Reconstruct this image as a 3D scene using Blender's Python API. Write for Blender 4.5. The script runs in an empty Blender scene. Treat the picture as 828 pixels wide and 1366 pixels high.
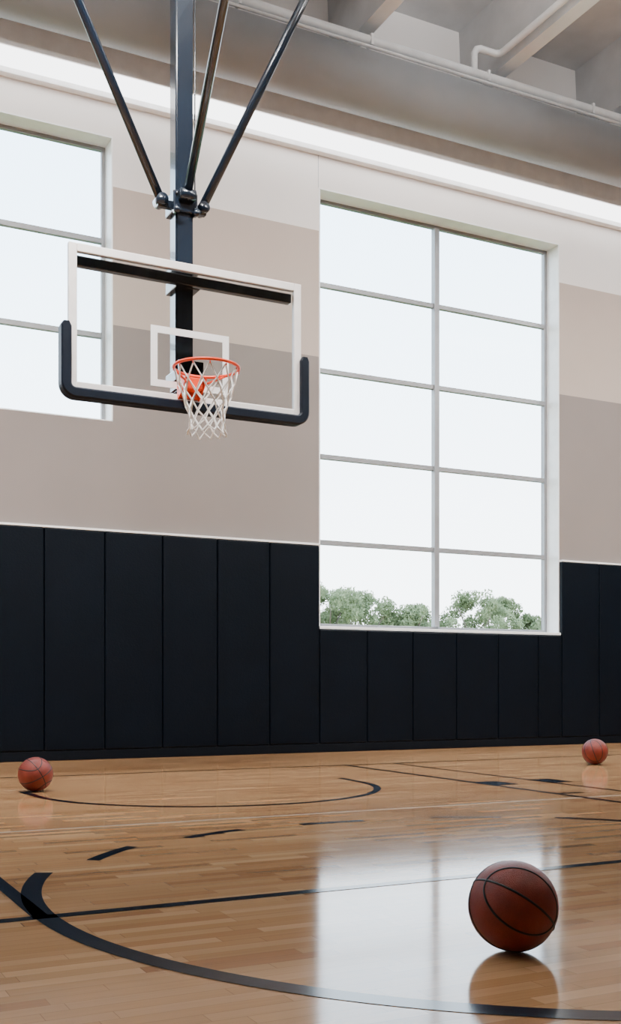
import bpy, bmesh, math, random
from mathutils import Vector, Matrix, Euler
random.seed(7)
S = bpy.context.scene
C = S.collection

# ---------------------------------------------------------------- materials
def newmat(name):
    m = bpy.data.materials.new(name); m.use_nodes = True
    nt = m.node_tree; nt.nodes.clear()
    out = nt.nodes.new('ShaderNodeOutputMaterial')
    return m, nt, out
def N(nt, typ, **kw):
    n = nt.nodes.new(typ)
    for k, v in kw.items():
        if k == 'inp':
            for a, b in v.items(): n.inputs[a].default_value = b
        else: setattr(n, k, v)
    return n
def math_n(nt, op, a, b=None):
    n = nt.nodes.new('ShaderNodeMath'); n.operation = op
    for i, s in enumerate((a, b)):
        if s is None: continue
        if isinstance(s, (int, float)): n.inputs[i].default_value = s
        else: nt.links.new(s, n.inputs[i])
    return n.outputs[0]
def pmat(name, col, rough=.5, metal=0., noise=.06, nscale=6., bump=0., bscale=80., spec=.5, coat=0.):
    m, nt, out = newmat(name)
    p = N(nt, 'ShaderNodeBsdfPrincipled')
    p.inputs['Roughness'].default_value = rough
    p.inputs['Metallic'].default_value = metal
    p.inputs['Specular IOR Level'].default_value = spec
    p.inputs['Coat Weight'].default_value = coat
    tc = N(nt, 'ShaderNodeTexCoord')
    nz = N(nt, 'ShaderNodeTexNoise', inp={'Scale': nscale, 'Detail': 5.})
    nt.links.new(tc.outputs['Object'], nz.inputs['Vector'])
    cr = N(nt, 'ShaderNodeValToRGB')
    cr.color_ramp.elements[0].position = .3; cr.color_ramp.elements[1].position = .7
    cr.color_ramp.elements[0].color = tuple(c*(1-noise) for c in col)+(1,)
    cr.color_ramp.elements[1].color = tuple(min(1, c*(1+noise)) for c in col)+(1,)
    nt.links.new(nz.outputs['Fac'], cr.inputs['Fac'])
    nt.links.new(cr.outputs['Color'], p.inputs['Base Color'])
    if bump:
        nb = N(nt, 'ShaderNodeTexNoise', inp={'Scale': bscale, 'Detail': 3.})
        nt.links.new(tc.outputs['Object'], nb.inputs['Vector'])
        b = N(nt, 'ShaderNodeBump', inp={'Strength': bump, 'Distance': .005})
        nt.links.new(nb.outputs['Fac'], b.inputs['Height'])
        nt.links.new(b.outputs['Normal'], p.inputs['Normal'])
    nt.links.new(p.outputs[0], out.inputs[0])
    return m
def glassmat(name, tint, ior):
    m, nt, out = newmat(name)
    t = N(nt, 'ShaderNodeBsdfTransparent'); t.inputs[0].default_value = tint+(1,)
    g = N(nt, 'ShaderNodeBsdfGlossy'); g.inputs['Roughness'].default_value = .01
    f = N(nt, 'ShaderNodeFresnel', inp={'IOR': ior})
    mx = N(nt, 'ShaderNodeMixShader')
    nt.links.new(f.outputs[0], mx.inputs[0]); nt.links.new(t.outputs[0], mx.inputs[1]); nt.links.new(g.outputs[0], mx.inputs[2])
    nt.links.new(mx.outputs[0], out.inputs[0]); return m
def emat(name, col, s):
    m, nt, out = newmat(name)
    e = N(nt, 'ShaderNodeEmission'); e.inputs[0].default_value = col+(1,); e.inputs[1].default_value = s
    nt.links.new(e.outputs[0], out.inputs[0]); return m

M_navy = pmat('navy_steel', (.010, .017, .030), .2, 0, .1, 3, spec=.6, coat=.5)
M_boardpad = pmat('backboard_pad_navy', (.003, .007, .016), .5, 0, .1, 3, spec=.25)
M_pad = pmat('navy_vinyl_pad', (.0007, .0026, .0060), .5, 0, .12, 2.5, bump=.25, bscale=60, spec=.12)
M_rubber = pmat('dark_rubber_base', (.0015, .003, .006), .6, spec=.12)
M_white = pmat('white_paint', (.86, .85, .84), .6, bump=.05)
M_trim = pmat('white_trim', (.93, .93, .92), .4)
M_frame = pmat('window_aluminium', (.28, .285, .295), .4, .2)
M_bframe = pmat('backboard_frame_white', (.96, .91, .88), .4)
M_target = pmat('target_square_white', (.95, .95, .95), .4)
M_orange = pmat('rim_orange', (.88, .065, .015), .35)
M_net = pmat('net_cord', (.88, .86, .84), .8)
M_duct = pmat('grey_duct', (.27, .275, .285), .6, 0, .05, 2, spec=.3)
M_pipe = pmat('white_pipe', (.86, .855, .85), .4)
M_conc = pmat('painted_concrete', (.56, .555, .555), .8, noise=.1, nscale=2.5, bump=.2, bscale=25)
M_conc_lit = pmat('concrete_stem_lit_under', (.88, .885, .89), .8, noise=.06, nscale=2.5, bump=.2, bscale=25)  # paler copy for stem undersides; light from the floor put into the colour
M_sidewall = pmat('side_wall_paint', (.38, .37, .36), .8)
M_ball = pmat('basketball_leather', (.20, .026, .013), .42, noise=.25, nscale=14, bump=.55, bscale=420, spec=.4)
M_seam = pmat('basketball_seam', (.005, .004, .004), .5)
M_line = pmat('court_line_navy', (.004, .008, .016), .14, noise=.05, spec=.3)
M_lineW = pmat('court_line_white', (.62, .54, .46), .14, noise=.05)
M_glass = glassmat('window_glass', (.97, .985, .99), 1.06)
M_bglass = glassmat('backboard_glass', (.95, .965, .96), 1.25)
M_bark = pmat('bark', (.14, .11, .08), .9)
M_grass = pmat('grass', (.08, .13, .03), .9, noise=.3)
M_led = emat('cove_light_diffuser', (.98, .985, 1), 5.5)
def leafmat():
    m, nt, out = newmat('leaves')
    d = N(nt, 'ShaderNodeBsdfDiffuse'); tr = N(nt, 'ShaderNodeBsdfTranslucent')
    tc = N(nt, 'ShaderNodeTexCoord')
    nz = N(nt, 'ShaderNodeTexNoise', inp={'Scale': 1.3, 'Detail': 6.})
    nt.links.new(tc.outputs['Object'], nz.inputs['Vector'])
    cr = N(nt, 'ShaderNodeValToRGB')
    cr.color_ramp.elements[0].position = .35; cr.color_ramp.elements[1].position = .68
    cr.color_ramp.elements[0].color = (.15, .18, .085, 1); cr.color_ramp.elements[1].color = (.43, .46, .27, 1)  # distance haze mixed into the leaf colours, paler and greyer
    nt.links.new(nz.outputs['Fac'], cr.inputs['Fac'])
    for s in (d, tr): nt.links.new(cr.outputs[0], s.inputs['Color'])
    mx = N(nt, 'ShaderNodeMixShader'); mx.inputs[0].default_value = .45
    nt.links.new(d.outputs[0], mx.inputs[1]); nt.links.new(tr.outputs[0], mx.inputs[2])
    nt.links.new(mx.outputs[0], out.inputs[0]); return m
M_leaf = leafmat()

def wallmat():
    m, nt, out = newmat('banded_wall_paint')
    tc = N(nt, 'ShaderNodeTexCoord'); sp = N(nt, 'ShaderNodeSeparateXYZ')
    nt.links.new(tc.outputs['Object'], sp.inputs[0])
    zz = math_n(nt, 'DIVIDE', sp.outputs['Z'], 10.0)
    cr = N(nt, 'ShaderNodeValToRGB'); cr.color_ramp.interpolation = 'CONSTANT'
    el = cr.color_ramp.elements
    taupe = (.215, .182, .165, 1); tan = (.46, .38, .325, 1); wh = (.86, .81, .775, 1); jn = (.22, .18, .155, 1)
    el[0].position = 0; el[0].color = taupe
    el[1].position = .438; el[1].color = tan
    for p_, c_ in ((.5165, jn), (.5175, tan), (.582, wh)):
        e = el.new(p_); e.color = c_
    nt.links.new(zz, cr.inputs['Fac'])
    nz = N(nt, 'ShaderNodeTexNoise', inp={'Scale': 1.5, 'Detail': 4.})
    nt.links.new(tc.outputs['Object'], nz.inputs['Vector'])
    mp = N(nt, 'ShaderNodeMapRange', inp={'To Min': .94, 'To Max': 1.06})
    nt.links.new(nz.outputs['Fac'], mp.inputs['Value'])
    hsv = N(nt, 'ShaderNodeHueSaturation')
    nt.links.new(cr.outputs[0], hsv.inputs['Color']); nt.links.new(mp.outputs[0], hsv.inputs['Value'])
    p = N(nt, 'ShaderNodeBsdfPrincipled'); p.inputs['Roughness'].default_value = .75
    nt.links.new(hsv.outputs[0], p.inputs['Base Color'])
    nb = N(nt, 'ShaderNodeTexNoise', inp={'Scale': 120.})
    nt.links.new(tc.outputs['Object'], nb.inputs['Vector'])
    b = N(nt, 'ShaderNodeBump', inp={'Strength': .06, 'Distance': .005})
    nt.links.new(nb.outputs['Fac'], b.inputs['Height']); nt.links.new(b.outputs[0], p.inputs['Normal'])
    nt.links.new(p.outputs[0], out.inputs[0]); return m
M_wall = wallmat()

def floormat():
    m, nt, out = newmat('maple_floor')
    L = nt.links.new
    tc = N(nt, 'ShaderNodeTexCoord'); sp = N(nt, 'ShaderNodeSeparateXYZ')
    L(tc.outputs['Object'], sp.inputs[0])
    u, v = sp.outputs['X'], sp.outputs['Y']
    vr = math_n(nt, 'DIVIDE', v, .057)
    row = math_n(nt, 'FLOOR', vr)
    wn = N(nt, 'ShaderNodeTexWhiteNoise', noise_dimensions='1D'); L(row, wn.inputs['W'])
    uu = math_n(nt, 'ADD', math_n(nt, 'DIVIDE', u, .45), math_n(nt, 'MULTIPLY', wn.outputs['Value'], 17.3))
    col = math_n(nt, 'FLOOR', uu)
    cb = N(nt, 'ShaderNodeCombineXYZ'); L(row, cb.inputs[0]); L(col, cb.inputs[1])
    w2 = N(nt, 'ShaderNodeTexWhiteNoise', noise_dimensions='2D'); L(cb.outputs[0], w2.inputs['Vector'])
    cr = N(nt, 'ShaderNodeValToRGB'); el = cr.color_ramp.elements
    el[0].position = 0; el[0].color = (.37, .178, .073, 1)
    el[1].position = 1; el[1].color = (.66, .395, .205, 1)
    e = el.new(.2); e.color = (.47, .25, .112, 1)
    e = el.new(.85); e.color = (.54, .305, .145, 1)
    L(w2.outputs['Value'], cr.inputs['Fac'])
    mp = N(nt, 'ShaderNodeMapping'); mp.inputs['Scale'].default_value = (3, 60, 1)
    L(tc.outputs['Object'], mp.inputs['Vector'])
    nz = N(nt, 'ShaderNodeTexNoise', inp={'Scale': 1., 'Detail': 6., 'Distortion': .4}); L(mp.outputs[0], nz.inputs['Vector'])
    mr = N(nt, 'ShaderNodeMapRange', inp={'To Min': .85, 'To Max': 1.12}); L(nz.outputs['Fac'], mr.inputs['Value'])
    fv = math_n(nt, 'FRACT', vr); fu = math_n(nt, 'FRACT', uu)
    g1 = math_n(nt, 'LESS_THAN', fv, .035); g2 = math_n(nt, 'LESS_THAN', fu, .005)
    g = math_n(nt, 'MAXIMUM', g1, g2)
    gm = math_n(nt, 'SUBTRACT', 1., math_n(nt, 'MULTIPLY', g, .35))
    val = math_n(nt, 'MULTIPLY', mr.outputs[0], gm)
    hsv = N(nt, 'ShaderNodeHueSaturation'); L(cr.outputs[0], hsv.inputs['Color']); L(val, hsv.inputs['Value'])
    p = N(nt, 'ShaderNodeBsdfPrincipled')
    L(hsv.outputs[0], p.inputs['Base Color'])
    n3 = N(nt, 'ShaderNodeTexNoise', inp={'Scale': 2.2, 'Detail': 6.}); L(tc.outputs['Object'], n3.inputs['Vector'])
    r = N(nt, 'ShaderNodeMapRange', inp={'To Min': .07, 'To Max': .13}); L(n3.outputs['Fac'], r.inputs['Value'])
    L(r.outputs[0], p.inputs['Roughness'])
    p.inputs['Specular IOR Level'].default_value = .42
    n4 = N(nt, 'ShaderNodeTexNoise', inp={'Scale': 3., 'Detail': 1.}); L(tc.outputs['Object'], n4.inputs['Vector'])
    b = N(nt, 'ShaderNodeBump', inp={'Strength': .03, 'Distance': .01}); L(n4.outputs['Fac'], b.inputs['Height'])
    L(b.outputs[0], p.inputs['Normal'])
    L(p.outputs[0], out.inputs[0]); return m
M_floor = floormat()

# ---------------------------------------------------------------- helpers
def bx(bm, x0, x1, y0, y1, z0, z1, bev=0., mi=0):
    t = bmesh.new()
    bmesh.ops.create_cube(t, size=1)
    for w in t.verts:
        w.co = Vector((x0+(w.co.x+.5)*(x1-x0), y0+(w.co.y+.5)*(y1-y0), z0+(w.co.z+.5)*(z1-z0)))
    if bev: bmesh.ops.bevel(t, geom=t.edges[:], offset=bev, segments=2, affect='EDGES', profile=.5)
    for f in t.faces: f.material_index = mi
    me = bpy.data.meshes.new('t'); t.to_mesh(me); t.free(); bm.from_mesh(me); bpy.data.meshes.remove(me)
def obj(name, bm, mats, parent=None, smooth=False):
    me = bpy.data.meshes.new(name); bm.normal_update(); bm.to_mesh(me); bm.free()
    if not isinstance(mats, (list, tuple)): mats = [mats]
    for m in mats: me.materials.append(m)
    if smooth:
        for p in me.polygons: p.use_smooth = True
    o = bpy.data.objects.new(name, me); C.objects.link(o)
    if parent: o.parent = parent
    return o
def empty(name, loc=(0, 0, 0)):
    e = bpy.data.objects.new(name, None); e.location = loc; e.empty_display_size = .2; C.objects.link(e); return e
def tube(bm, a, b, r, seg=20, square=False, mi=0):
    a, b = Vector(a), Vector(b); d = b-a; L = d.length
    q = d.to_track_quat('Z', 'Y').to_matrix().to_4x4()
    t = bmesh.new()
    if square:
        bmesh.ops.create_cube(t, size=1)
        for w in t.verts: w.co = Vector((w.co.x*2*r, w.co.y*2*r, w.co.z*L))
        bmesh.ops.bevel(t, geom=t.edges[:], offset=r*.18, segments=2, affect='EDGES')
    else:
        bmesh.ops.create_cone(t, cap_ends=True, segments=seg, radius1=r, radius2=r, depth=L)
    t.transform(Matrix.Translation((a+b)/2) @ q)
    for f in t.faces: f.material_index = mi; f.smooth = not square
    me = bpy.data.meshes.new('t'); t.to_mesh(me); t.free(); bm.from_mesh(me); bpy.data.meshes.remove(me)
def curve(name, paths, r, mat, parent=None, res=3, cyclic=False):
    cu = bpy.data.curves.new(name, 'CURVE'); cu.dimensions = '3D'; cu.bevel_depth = r; cu.bevel_resolution = res
    for pts in paths:
        s = cu.splines.new('POLY'); s.points.add(len(pts)-1)
        for i, p in enumerate(pts): s.points[i].co = (*p, 1)
        s.use_cyclic_u = cyclic
    cu.materials.append(mat)
    o = bpy.data.objects.new(name, cu); C.objects.link(o)
    if parent: o.parent = parent
    return o

WV = 10.72            # inner face of the window wall
U0, U1, V0, V1 = -9., 20., -12., WV
CZ = 8.55

# ---------------------------------------------------------------- room shell
bm = bmesh.new(); bx(bm, U0, U1, V0, V1+.35, -.15, 0); obj('floor', bm, M_floor)
wins = [(-5.97, -2.57, 3.43, 6.32), (-.2, 3.195, 3.43, 6.32), (5.56, 8.96, 1.40, 6.30), (11.3, 14.7, 1.40, 6.30)]  # first and last windows are unseen, added for off-screen daylight
bm = bmesh.new()
x = U0
for (a, b, z0, z1) in wins:
    bx(bm, x, a, WV, WV+.35, 0, CZ); bx(bm, a, b, WV, WV+.35, 0, z0); bx(bm, a, b, WV, WV+.35, z1, CZ); x = b
bx(bm, x, U1, WV, WV+.35, 0, CZ)
obj('wall_front', bm, M_wall)
bm = bmesh.new(); bx(bm, U0-.3, U0, V0, V1+.35, 0, CZ); obj('wall_left', bm, M_sidewall)
bm = bmesh.new(); bx(bm, U1, U1+.3, V0, V1+.35, 0, CZ); obj('wall_right', bm, M_sidewall)
bm = bmesh.new(); bx(bm, U0-.3, U1+.3, V0-.3, V0, 0, CZ); obj('wall_back', bm, M_sidewall)
# ceiling slab with double-tee stems
bm = bmesh.new(); bx(bm, U0-.3, U1+.3, V0-.3, V1+.35, CZ, CZ+.2)
obj('ceiling', bm, [M_conc])
bm = bmesh.new()
def stem(bm, uc):
    z0, z1 = 7.75, CZ
    w0, w1 = .085, .125
    vs = [bm.verts.new(p) for p in [(uc-w0, V0, z0), (uc+w0, V0, z0), (uc+w1, V0, z1), (uc-w1, V0, z1),
                                    (uc-w0, V1, z0), (uc+w0, V1, z0), (uc+w1, V1, z1), (uc-w1, V1, z1)]]
    for q, mi in (((0, 1, 5, 4), 1), ((1, 2, 6, 5), 0), ((3, 0, 4, 7), 0), ((0, 3, 2, 1), 0), ((4, 5, 6, 7), 0)):
        f = bm.faces.new([vs[i] for i in q]); f.material_index = mi
uc = 5.70-1.78*8
while uc < U1-.2:
    if uc > U0+.2: stem(bm, uc+.085)
    uc += 1.78
obj('ceiling_beams', bm, [M_conc, M_conc_lit])
# joint in wall
bm = bmesh.new(); bx(bm, 5.547, 5.552, WV-.002, WV, 6.3, 6.66); obj('trim_wall_joint', bm, M_frame)
# bulkhead, cove light and duct
bm = bmesh.new(); bx(bm, U0, U1, 10.34, WV, 6.76, 7.72, .01)
bx(bm, U0, U1, WV-.09, WV, 6.66, 6.76, .006)
obj('trim_bulkhead', bm, M_white)
bm = bmesh.new(); bx(bm, U0, U1, 10.345, 10.54, 6.655, 6.76, .02); obj('cove_strip_light', bm, M_led)
bm = bmesh.new(); tube(bm, (U0, 9.98, 7.14), (U1, 9.98, 7.14), .31, 64)
obj('ventilation_duct', bm, M_duct)
# pipes
e = empty('sprinkler_pipe', (0, 9.85, 7.5))
bm = bmesh.new()
tube(bm, (U0, 9.86, 7.52), (U1, 9.86, 7.52), .054)
tube(bm, (U0, 9.78, 7.41), (U1, 9.78, 7.41), .018)
for i in range(12):
    u_ = 1.2+i*1.5
    bx(bm, u_, u_+.03, 9.80, 9.92, 7.46, 7.58, .004)
o = obj('main_line', bm, M_pipe); o.parent = e; o.matrix_parent_inverse = Matrix.Translation(e.location).inverted()
pts = [(7.05, 9.86, 7.50), (7.05, 9.86, 7.75), (7.08, 9.86, 7.80), (7.13, 9.86, 7.82), (7.34, 9.86, 7.82), (7.38, 9.83, 7.82), (7.39, 9.78, 7.82), (7.39, -4, 7.82)]
o = curve('branch_line', [pts], .038, M_pipe); o.parent = e; o.matrix_parent_inverse = Matrix.Translation(e.location).inverted()

# ---------------------------------------------------------------- windows
for i, (a, b, z0, z1) in enumerate(wins):
    e = empty('window_%d' % (i+1), ((a+b)/2, WV+.23, (z0+z1)/2))
    inv = Matrix.Translation(e.location).inverted()
    g0, g1 = WV+.22, WV+.27
    fr = bmesh.new()
    t = .05
    bx(fr, a, a+t, g0, g1, z0, z1, .004); bx(fr, b-t, b, g0, g1, z0, z1, .004)
    bx(fr, a+t, b-t, g0, g1, z0, z0+t, .004); bx(fr, a+t, b-t, g0, g1, z1-t, z1, .004)
    m_ = (a+b)/2
    bx(fr, m_-.034, m_+.034, g0-.03, g1, z0+t, z1-t, .004)
    n = 5 if z0 < 2 else 3
    zs = [z1-(k+1)*(6.3-1.4)/5 for k in range(n-1)]
    for z in zs:
        bx(fr, a+t, m_-.034, g0, g1, z-.028, z+.028, .004); bx(fr, m_+.034, b-t, g0, g1, z-.028, z+.028, .004)
    gl = bmesh.new(); bx(gl, a+t, b-t, g1-.02, g1-.015, z0+t, z1-t)
    rv = bmesh.new()   # white reveal liners
    bx(rv, a-.002, a+.012, WV-.004, g0, z0, z1); bx(rv, b-.012, b+.002, WV-.004, g0, z0, z1)
    bx(rv, a, b, WV-.004, g0, z1-.012, z1+.002)
    if z0 < 2: bx(rv, a-.01, b+.01, WV-.035, g0, z0-.025, z0+.008, .004)
    else: bx(rv, a, b, WV-.004, g0, z0-.002, z0+.01)
    for nm, q, mt in (('frame', fr, M_frame), ('glass', gl, M_glass), ('reveal', rv, M_trim)):
        o = obj(nm, q, mt); o.parent = e; o.matrix_parent_inverse = inv

# ---------------------------------------------------------------- wall padding
PB, PT = .10, 2.30
bm = bmesh.new()
def padrun(u0, u1, z1, start=None):
    u = u0
    while u < u1-.05:
        n = min(u+.61, u1)
        bx(bm, u+.003, n-.003, WV-.06, WV-.001, PB, z1, .014)
        u = n
padrun(5.54-.61*23, 5.54, PT); padrun(5.54, 8.96, 1.37); padrun(8.96, 11.3, PT); padrun(11.3, 14.7, 1.37); padrun(14.7, U1-.1, PT)
obj('wall_padding', bm, M_pad)
bm = bmesh.new()
for a, b in ((U0+.05, 5.54), (8.965, 11.3), (14.7, U1)):
    bx(bm, a, b, WV-.064, WV, PT, PT+.022, .003)
obj('trim_padding_cap', bm, M_trim)
bm = bmesh.new(); bx(bm, U0, U1, WV-.05, WV, 0, PB-.002, .004); obj('baseboard_front', bm, M_rubber)

# ---------------------------------------------------------------- court lines
LZ = .0015
def strip(bm, pts, w):
    n = len(pts); L = []; R = []
    for i, p in enumerate(pts):
        a = Vector(pts[max(i-1, 0)]); b = Vector(pts[min(i+1, n-1)])
        d = (b-a).normalized(); nn = Vector((-d.y, d.x)); q = Vector(p)
        l = q+nn*w/2; r = q-nn*w/2
        L.append(bm.verts.new((l.x, l.y, LZ))); R.append(bm.verts.new((r.x, r.y, LZ)))
    for i in range(n-1): bm.faces.new((R[i], R[i+1], L[i+1], L[i]))
def arc(c, r, a0, a1, n=64):
    return [(c[0]+r*math.cos(math.radians(a0+(a1-a0)*i/n)), c[1]+r*math.sin(math.radians(a0+(a1-a0)*i/n))) for i in range(n+1)]
HU, HV = 2.89, 7.35
bm = bmesh.new()
W = .055
strip(bm, [(U0, 8.86), (U1, 8.86)], W)
strip(bm, [(.80, 8.83), (.80, 3.45)], W)
strip(bm, [(4.87, 8.83), (4.87, 3.45)], W)
strip(bm, [(5.40, 8.83), (5.40, 5.0)], W*.8)
strip(bm, [(.27, 8.83), (.27, 5.0)], W*.8)
strip(bm, [(.2, 3.47), (5.5, 3.47)], W)
FC = (2.73, 3.47); FR = 1.915
strip(bm, arc(FC, FR, 154.5, 382, 120), .072)
for a, r_ in ((138.4, 1.80), (114, 1.735), (89, 1.70), (62.6, 1.765), (40.2, 1.81)):
    strip(bm, arc(FC, r_, a-6.5, a+6.5, 10), .06)
ra = [(HU-1.26, 7.63)]+arc((HU, HV), 1.24, 180, 360, 64)+[(HU+1.26, 7.63)]
strip(bm, ra, W)
for (u_, v_) in ((4.99, 6.7), (5.50, 6.68), (.70, 6.7)):
    strip(bm, [(u_-.10, v_), (u_+.10, v_)], .3)
for v_ in (5.85, 5.0, 4.2):
    strip(bm, [(4.90, v_), (5.10, v_)], .05)
obj('court_lines', bm, M_line)
bm = bmesh.new(); LZ = .001; strip(bm, [(U0, 5.57), (U1, 5.57)], .03); obj('volleyball_line', bm, M_lineW)

# ---------------------------------------------------------------- basketballs
def ball(loc, rot, R=.12):
    e = empty('basketball', loc)
    bm = bmesh.new(); bmesh.ops.create_icosphere(bm, subdivisions=6, radius=R)
    o = obj('shell', bm, M_ball, e, True)
    P = []
    r = R-.0020
    n = 96
    P.append([(0, r*math.cos(a), r*math.sin(a)) for a in [2*math.pi*i/n for i in range(n)]])
    P.append([(r*math.cos(a), r*math.sin(a), 0) for a in [2*math.pi*i/n for i in range(n)]])
    for s in (-1, 1):
        q = []
        for i in range(n):
            a = 2*math.pi*i/n
            y, z = .86*math.cos(a), .66*math.sin(a)
            xx = math.sqrt(1-y*y-z*z)*s
            q.append((xx*r, y*r, z*r))
        P.append(q)
    c = curve('seams', P, .0042, M_seam, e, 2, True)
    e.rotation_euler = Euler([math.radians(a) for a in rot])
    return e
ball((1.873, 2.435, .1265), (35, 20, 70), .125)
ball((1.72, 7.63, .1215), (10, 60, 20))
ball((6.99, 7.85, .1215), (70, 10, 40))

# ---------------------------------------------------------------- basketball hoop
H = empty('basketball_hoop', (HU, HV, 3.05)); Hinv = Matrix.Translation(H.location).inverted()
def hp(o): o.parent = H; o.matrix_parent_inverse = Hinv; return o
BU, BV = 2.915, 7.73
b0, b1, z0, z1 = BU-.935, BU+.935, 2.88, 3.945
fw = .062
bm = bmesh.new()
bx(bm, b0, b0+fw, BV, BV+.045, z0, z1, .006); bx(bm, b1-fw, b1, BV, BV+.045, z0, z1, .006)
bx(bm, b0+fw, b1-fw, BV, BV+.045, z0, z0+fw, .006); bx(bm, b0+fw, b1-fw, BV, BV+.045, z1-fw, z1, .006)
hp(obj('backboard_frame', bm, M_bframe))
bm = bmesh.new(); bx(bm, b0+fw, b1-fw, BV+.015, BV+.027, z0+fw, z1-fw); hp(obj('backboard_glass', bm, M_bglass))
bm = bmesh.new(); s0, s1, t0, t1, w = BU-.315, BU+.315, 2.985, 3.44, .052; ya, yb = BV+.010, BV+.0145
bx(bm, s0, s0+w, ya, yb, t0, t1); bx(bm, s1-w, s1, ya, yb, t0, t1); bx(bm, s0+w, s1-w, ya, yb, t0, t0+w); bx(bm, s0+w, s1-w, ya, yb, t1-w, t1)
hp(obj('target_square', bm, M_target))
# edge padding (U shape)
def sweep_pad():
    bm = bmesh.new()
    cr = .07; o_ = .022
    L_, R_, B_ = b0-o_, b1+o_, z0-.025
    path = [(L_, 3.36), (L_, 3.33)]
    path += [(L_+cr-cr*math.cos(a), B_+cr-cr*math.sin(a)) for a in [math.pi/2*i/8 for i in range(9)]]
    path += [(R_-cr+cr*math.sin(a), B_+cr-cr*math.cos(a)) for a in [math.pi/2*i/8 for i in range(9)]]
    path += [(R_, 3.33), (R_, 3.36)]
    th = .038; dv0, dv1 = BV-.035, BV+.075
    ch = .012
    prof = [(-th, dv0+ch), (-th+ch, dv0), (th-ch, dv0), (th, dv0+ch), (th, dv1-ch), (th-ch, dv1), (-th+ch, dv1), (-th, dv1-ch)]
    rings = []
    n = len(path)
    for i, p in enumerate(path):
        a = Vector(path[max(i-1, 0)]); b = Vector(path[min(i+1, n-1)]); d = (b-a).normalized(); nn = Vector((-d.y, d.x))
        sc = .6 if i in (0, n-1) else 1
        rings.append([bm.verts.new((p[0]+nn.x*q[0]*sc, q[1], p[1]+nn.y*q[0]*sc)) for q in prof])
    for i in range(n-1):
        for k in range(8):
            bm.faces.new((rings[i][k], rings[i][(k+1) % 8], rings[i+1][(k+1) % 8], rings[i+1][k]))
    bm.faces.new(rings[0]); bm.faces.new(rings[-1][::-1])
    bmesh.ops.recalc_face_normals(bm, faces=bm.faces[:])
    return bm
hp(obj('edge_padding', sweep_pad(), M_boardpad))
# rear steel structure
MU, MV = 2.93, 7.98
bm = bmesh.new()
bx(bm, b0+fw, b1-fw, BV+.05, BV+.11, 3.80, 3.875, .008)
bx(bm, b0+fw+.1, b1-fw-.1, BV+.05, BV+.10, 2.885, 2.94, .008)
tube(bm, (MU, MV, 3.02), (MU, MV, CZ), .072, square=True)
for zc in (3.84, 3.12):
    bx(bm, MU-.10, MU+.10, BV+.10, MV+.09, zc-.045, zc+.045, .008)
bx(bm, MU-.11, MU+.11, MV-.09, MV+.09, 3.93, 3.97, .006)
bx(bm, MU-.10, MU+.10, BV+.03, BV+.06, 2.97, 3.22, .006)
# collar
bx(bm, MU-.10, MU+.10, MV-.10, MV+.10, 4.40, 4.56, .012)
bx(bm, MU-.20, MU+.20, MV-.025, MV+.025, 4.44, 4.50, .006)
for s in (-1, 1):
    tube(bm, (MU+s*.17, MV-.06, 4.49), (MU+s*.17, MV+.06, 4.49), .045)
    tube(bm, (MU+s*.08, MV-.14, 4.40), (MU+s*.08, MV-.08, 4.40), .025)
tube(bm, (MU-.06, MV-.13, 4.52), (MU+.06, MV-.13, 4.52), .045)
# braces
sl = .475
for s in (-1, 1):
    tube(bm, (MU+s*.16, MV, 4.48), (MU+s*(.16+sl*(CZ-4.48)), MV, CZ), .035)
tube(bm, (MU, MV-.12, 4.52), (MU+.01, MV-.12-.69*(CZ-4.52), CZ), .035)
# bolts along mast brackets
for zc in (4.43, 4.53):
    for s in (-1, 1): tube(bm, (MU+s*.075, MV-.115, zc), (MU+s*.075, MV-.09, zc), .012, 8)
hp(obj('mast_and_braces', bm, M_navy))
# hoist cable beside mast
hp(curve('hoist_cable', [[(MU+.13, MV+.05, 4.5), (MU+.13, MV+.05, CZ)]], .006, M_navy))
# rim
bm = bmesh.new()
n = 64; RR = .2365
def torus(bm, R_, r_, zc, n=72, m=12):
    rg = []
    for i in range(n):
        a = 2*math.pi*i/n
        rg.append([bm.verts.new((HU+(R_+r_*math.cos(b))*math.cos(a), HV+(R_+r_*math.cos(b))*math.sin(a), zc+r_*math.sin(b))) for b in [2*math.pi*j/m for j in range(m)]])
    for i in range(n):
        for j in range(m):
            f = bm.faces.new((rg[i][j], rg[(i+1) % n][j], rg[(i+1) % n][(j+1) % m], rg[i][(j+1) % m])); f.smooth = True
torus(bm, RR, .0115, 3.05)
# bracket: top flange + side gussets + back plate
bx(bm, HU-.085, HU+.085, HV+.22, BV-.01, 3.038, 3.052, .003)
bx(bm, HU-.085, HU+.085, BV-.022, BV+.009, 2.91, 3.10, .004)
for s in (-1, 1):
    vs = [(HU+s*.075, HV+.20, 3.04), (HU+s*.075, BV-.015, 3.04), (HU+s*.075, BV-.015, 2.90), (HU+s*.075, HV+.24, 2.98)]
    a = [bm.verts.new(v) for v in vs]; b = [bm.verts.new((v[0]+s*.01, v[1], v[2])) for v in vs]
    bm.faces.new(a); bm.faces.new(b[::-1])
    for i in range(4): bm.faces.new((a[i], a[(i+1) % 4], b[(i+1) % 4], b[i]))
    tube(bm, (HU+s*.07, HV+.20, 2.99), (HU+s*.20, HV+.13, 3.045), .008, 10)
bx(bm, HU-.06, HU+.06, HV+.22, HV+.31, 2.95, 3.04, .01)
for i in range(12):
    a = math.radians(i*30+15)
    c = Vector((HU+RR*math.cos(a), HV+RR*math.sin(a), 3.036))
    tube(bm, c+Vector((0, 0, .0)), c-Vector((0, 0, .016)), .004, 6)
hp(obj('rim', bm, M_orange))
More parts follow.
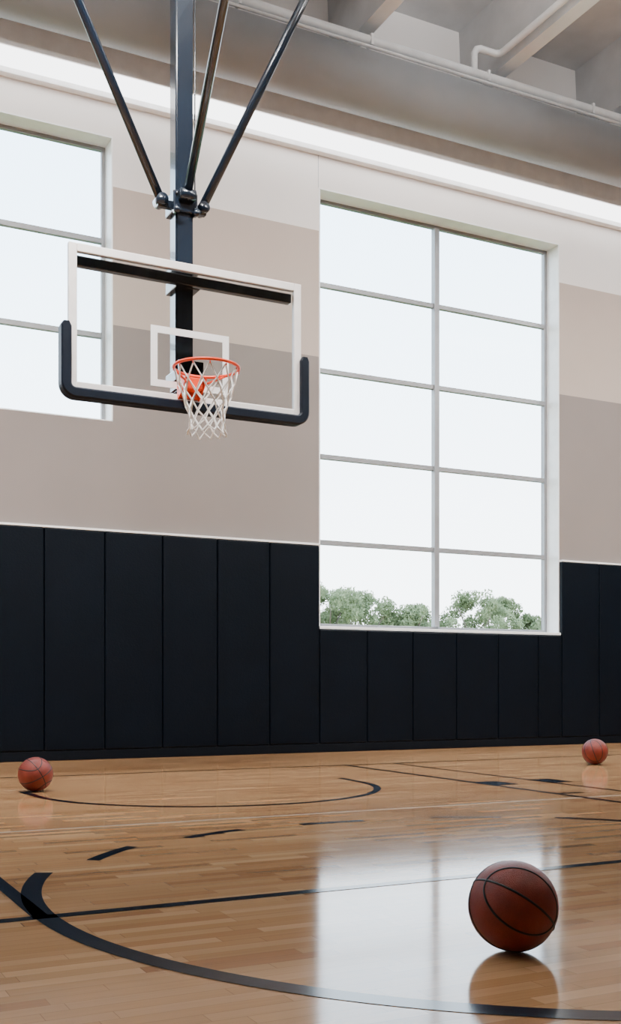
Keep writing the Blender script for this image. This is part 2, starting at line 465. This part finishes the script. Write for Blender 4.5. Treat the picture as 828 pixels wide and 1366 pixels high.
# net
rad = [.229, .208, .178, .152, .135, .128, .132, .150]
zz = [3.03, 2.93, 2.85, 2.78, 2.715, 2.66, 2.61, 2.565]
def node(i, k):
    a = math.radians(i*30+(15 if k % 2 else 0)+15)
    rn = random.Random(i % 12*17+k*5)
    j = .008 if k > 1 else 0
    return (HU+rad[k]*math.cos(a)+rn.uniform(-j, j), HV+rad[k]*math.sin(a)+rn.uniform(-j, j), zz[k]+rn.uniform(-j, j))
paths = []
for k in range(7):
    for i in range(12):
        if k % 2 == 0:
            paths.append([node(i, k), node(i, k+1)]); paths.append([node(i, k), node(i-1, k+1)])
        else:
            paths.append([node(i, k), node(i, k+1)]); paths.append([node(i, k), node(i+1, k+1)])
hp(curve('net', paths, .0055, M_net, None, 2))

# ---------------------------------------------------------------- outdoors
bm = bmesh.new(); bx(bm, -80, 160, V1+.4, 160, -.4, -.2); obj('ground_lawn', bm, M_grass)
def tree(u, v, h, w, seed):
    rn = random.Random(seed)
    e = empty('tree', (u, v, -.2))
    bm = bmesh.new(); tube(bm, (0, 0, 0), (0, 0, h*.6), .14, 10)
    for k in range(7):
        a = k*2.4+seed
        tube(bm, (0, 0, h*(.3+.04*k)), (w*.55*math.cos(a), w*.55*math.sin(a), h*(.62+.04*k)), .05, 6)
    obj('trunk', bm, M_bark, e)
    bl = []
    for k in range(34):
        a = rn.uniform(0, 6.28); q = rn.random()
        rr = w*math.sqrt(rn.random())*.85*math.sin(math.pi*(.22+.68*q))
        bl.append((rr*math.cos(a), rr*math.sin(a), h*(.5+.43*q), rn.uniform(.14, .26)*w))
    V = []; F = []
    for k in range(11000):
        b = rn.choice(bl)
        d = Vector((rn.gauss(0, 1), rn.gauss(0, 1), rn.gauss(0, 1))).normalized()*b[3]*rn.uniform(.5, 1.1)
        c = Vector(b[:3])+d
        if c.z > h: continue
        s = rn.uniform(.05, .115)
        rm = Euler((rn.uniform(0, 6.3), rn.uniform(0, 6.3), rn.uniform(0, 6.3))).to_matrix()
        i0 = len(V)
        for p in ((-s, 0, 0), (0, -s*.6, 0), (s, 0, 0), (0, s*.6, 0)):
            V.append(tuple(c+rm @ Vector(p)))
        F.append((i0, i0+1, i0+2, i0+3))
    me = bpy.data.meshes.new('crown'); me.from_pydata(V, [], F); me.materials.append(M_leaf)
    o = bpy.data.objects.new('crown', me); C.objects.link(o); o.parent = e
for (u, v, h, w, sd) in [(28.5, 60, 6.9, 2.6, 7), (31.8, 60, 7.5, 3.0, 1), (35.0, 61, 7.2, 2.6, 2), (37.8, 60, 6.3, 2.3, 3), (40.2, 62, 6.5, 2.5, 8), (42.8, 60, 7.4, 2.8, 4), (45.6, 60.5, 7.2, 2.4, 5), (48.1, 60, 6.1, 1.7, 6)]:
    tree(u, v, h, w, sd)

# ---------------------------------------------------------------- light
w = bpy.data.worlds.new('World'); S.world = w; w.use_nodes = True
nt = w.node_tree; nt.nodes.clear()
tc = N(nt, 'ShaderNodeTexCoord'); sp = N(nt, 'ShaderNodeSeparateXYZ'); nt.links.new(tc.outputs['Generated'], sp.inputs[0])
cr = N(nt, 'ShaderNodeValToRGB'); el = cr.color_ramp.elements
el[0].position = 0.0; el[0].color = (.96, .985, 1, 1); el[1].position = .6; el[1].color = (.50, .74, 1, 1)
nt.links.new(sp.outputs['Z'], cr.inputs['Fac'])
bg = N(nt, 'ShaderNodeBackground'); bg.inputs[1].default_value = 7.8
out = N(nt, 'ShaderNodeOutputWorld'); nt.links.new(cr.outputs[0], bg.inputs[0]); nt.links.new(bg.outputs[0], out.inputs[0])

def area(name, loc, size, sy, power, col, rot=(0, 0, 0), spread=180):
    l = bpy.data.lights.new(name, 'AREA'); l.shape = 'RECTANGLE'; l.size = size; l.size_y = sy; l.energy = power; l.color = col
    l.spread = math.radians(spread)
    o = bpy.data.objects.new(name, l); o.location = loc; o.rotation_euler = rot; C.objects.link(o); return o
M_fill = pmat('fill_housing_white', (.8, .8, .8), .4)
for u_ in (-4.005, 1.335, 6.675, 12.015):
    v_ = 5.6
    e = empty('added_fill_light', (u_, v_, 7.2))
    bm = bmesh.new(); bx(bm, -1.25, 1.25, -.3, .3, -.03, .03, .01)
    for s in (-1, 1): tube(bm, (s*.89, 0, .03), (s*.89, 0, .545), .01, 8)
    obj('fill_housing', bm, M_fill, e)
    # added unseen fill lamps: one tilted towards the basket wall, one towards the ceiling
    a = area('fill_down', (0, 0, -.06), 2.4, .5, 430, (1, .97, .94), (math.radians(38), 0, 0), 105); a.parent = e
    a = area('fill_up', (0, 0, .06), 2.4, .5, 600, (.97, .985, 1), (math.radians(180), 0, 0)); a.parent = e

# ---------------------------------------------------------------- camera
cam = bpy.data.cameras.new('camera'); co = bpy.data.objects.new('camera', cam); C.objects.link(co)
co.location = (0, 0, .74); co.rotation_euler = (math.radians(90), 0, -math.atan2(734, 1443))
cam.sensor_fit = 'VERTICAL'; cam.sensor_height = 24; cam.sensor_width = 24*828/1366
cam.lens = 1443/1366*24; cam.shift_y = 232/1366; cam.clip_end = 500
S.camera = co
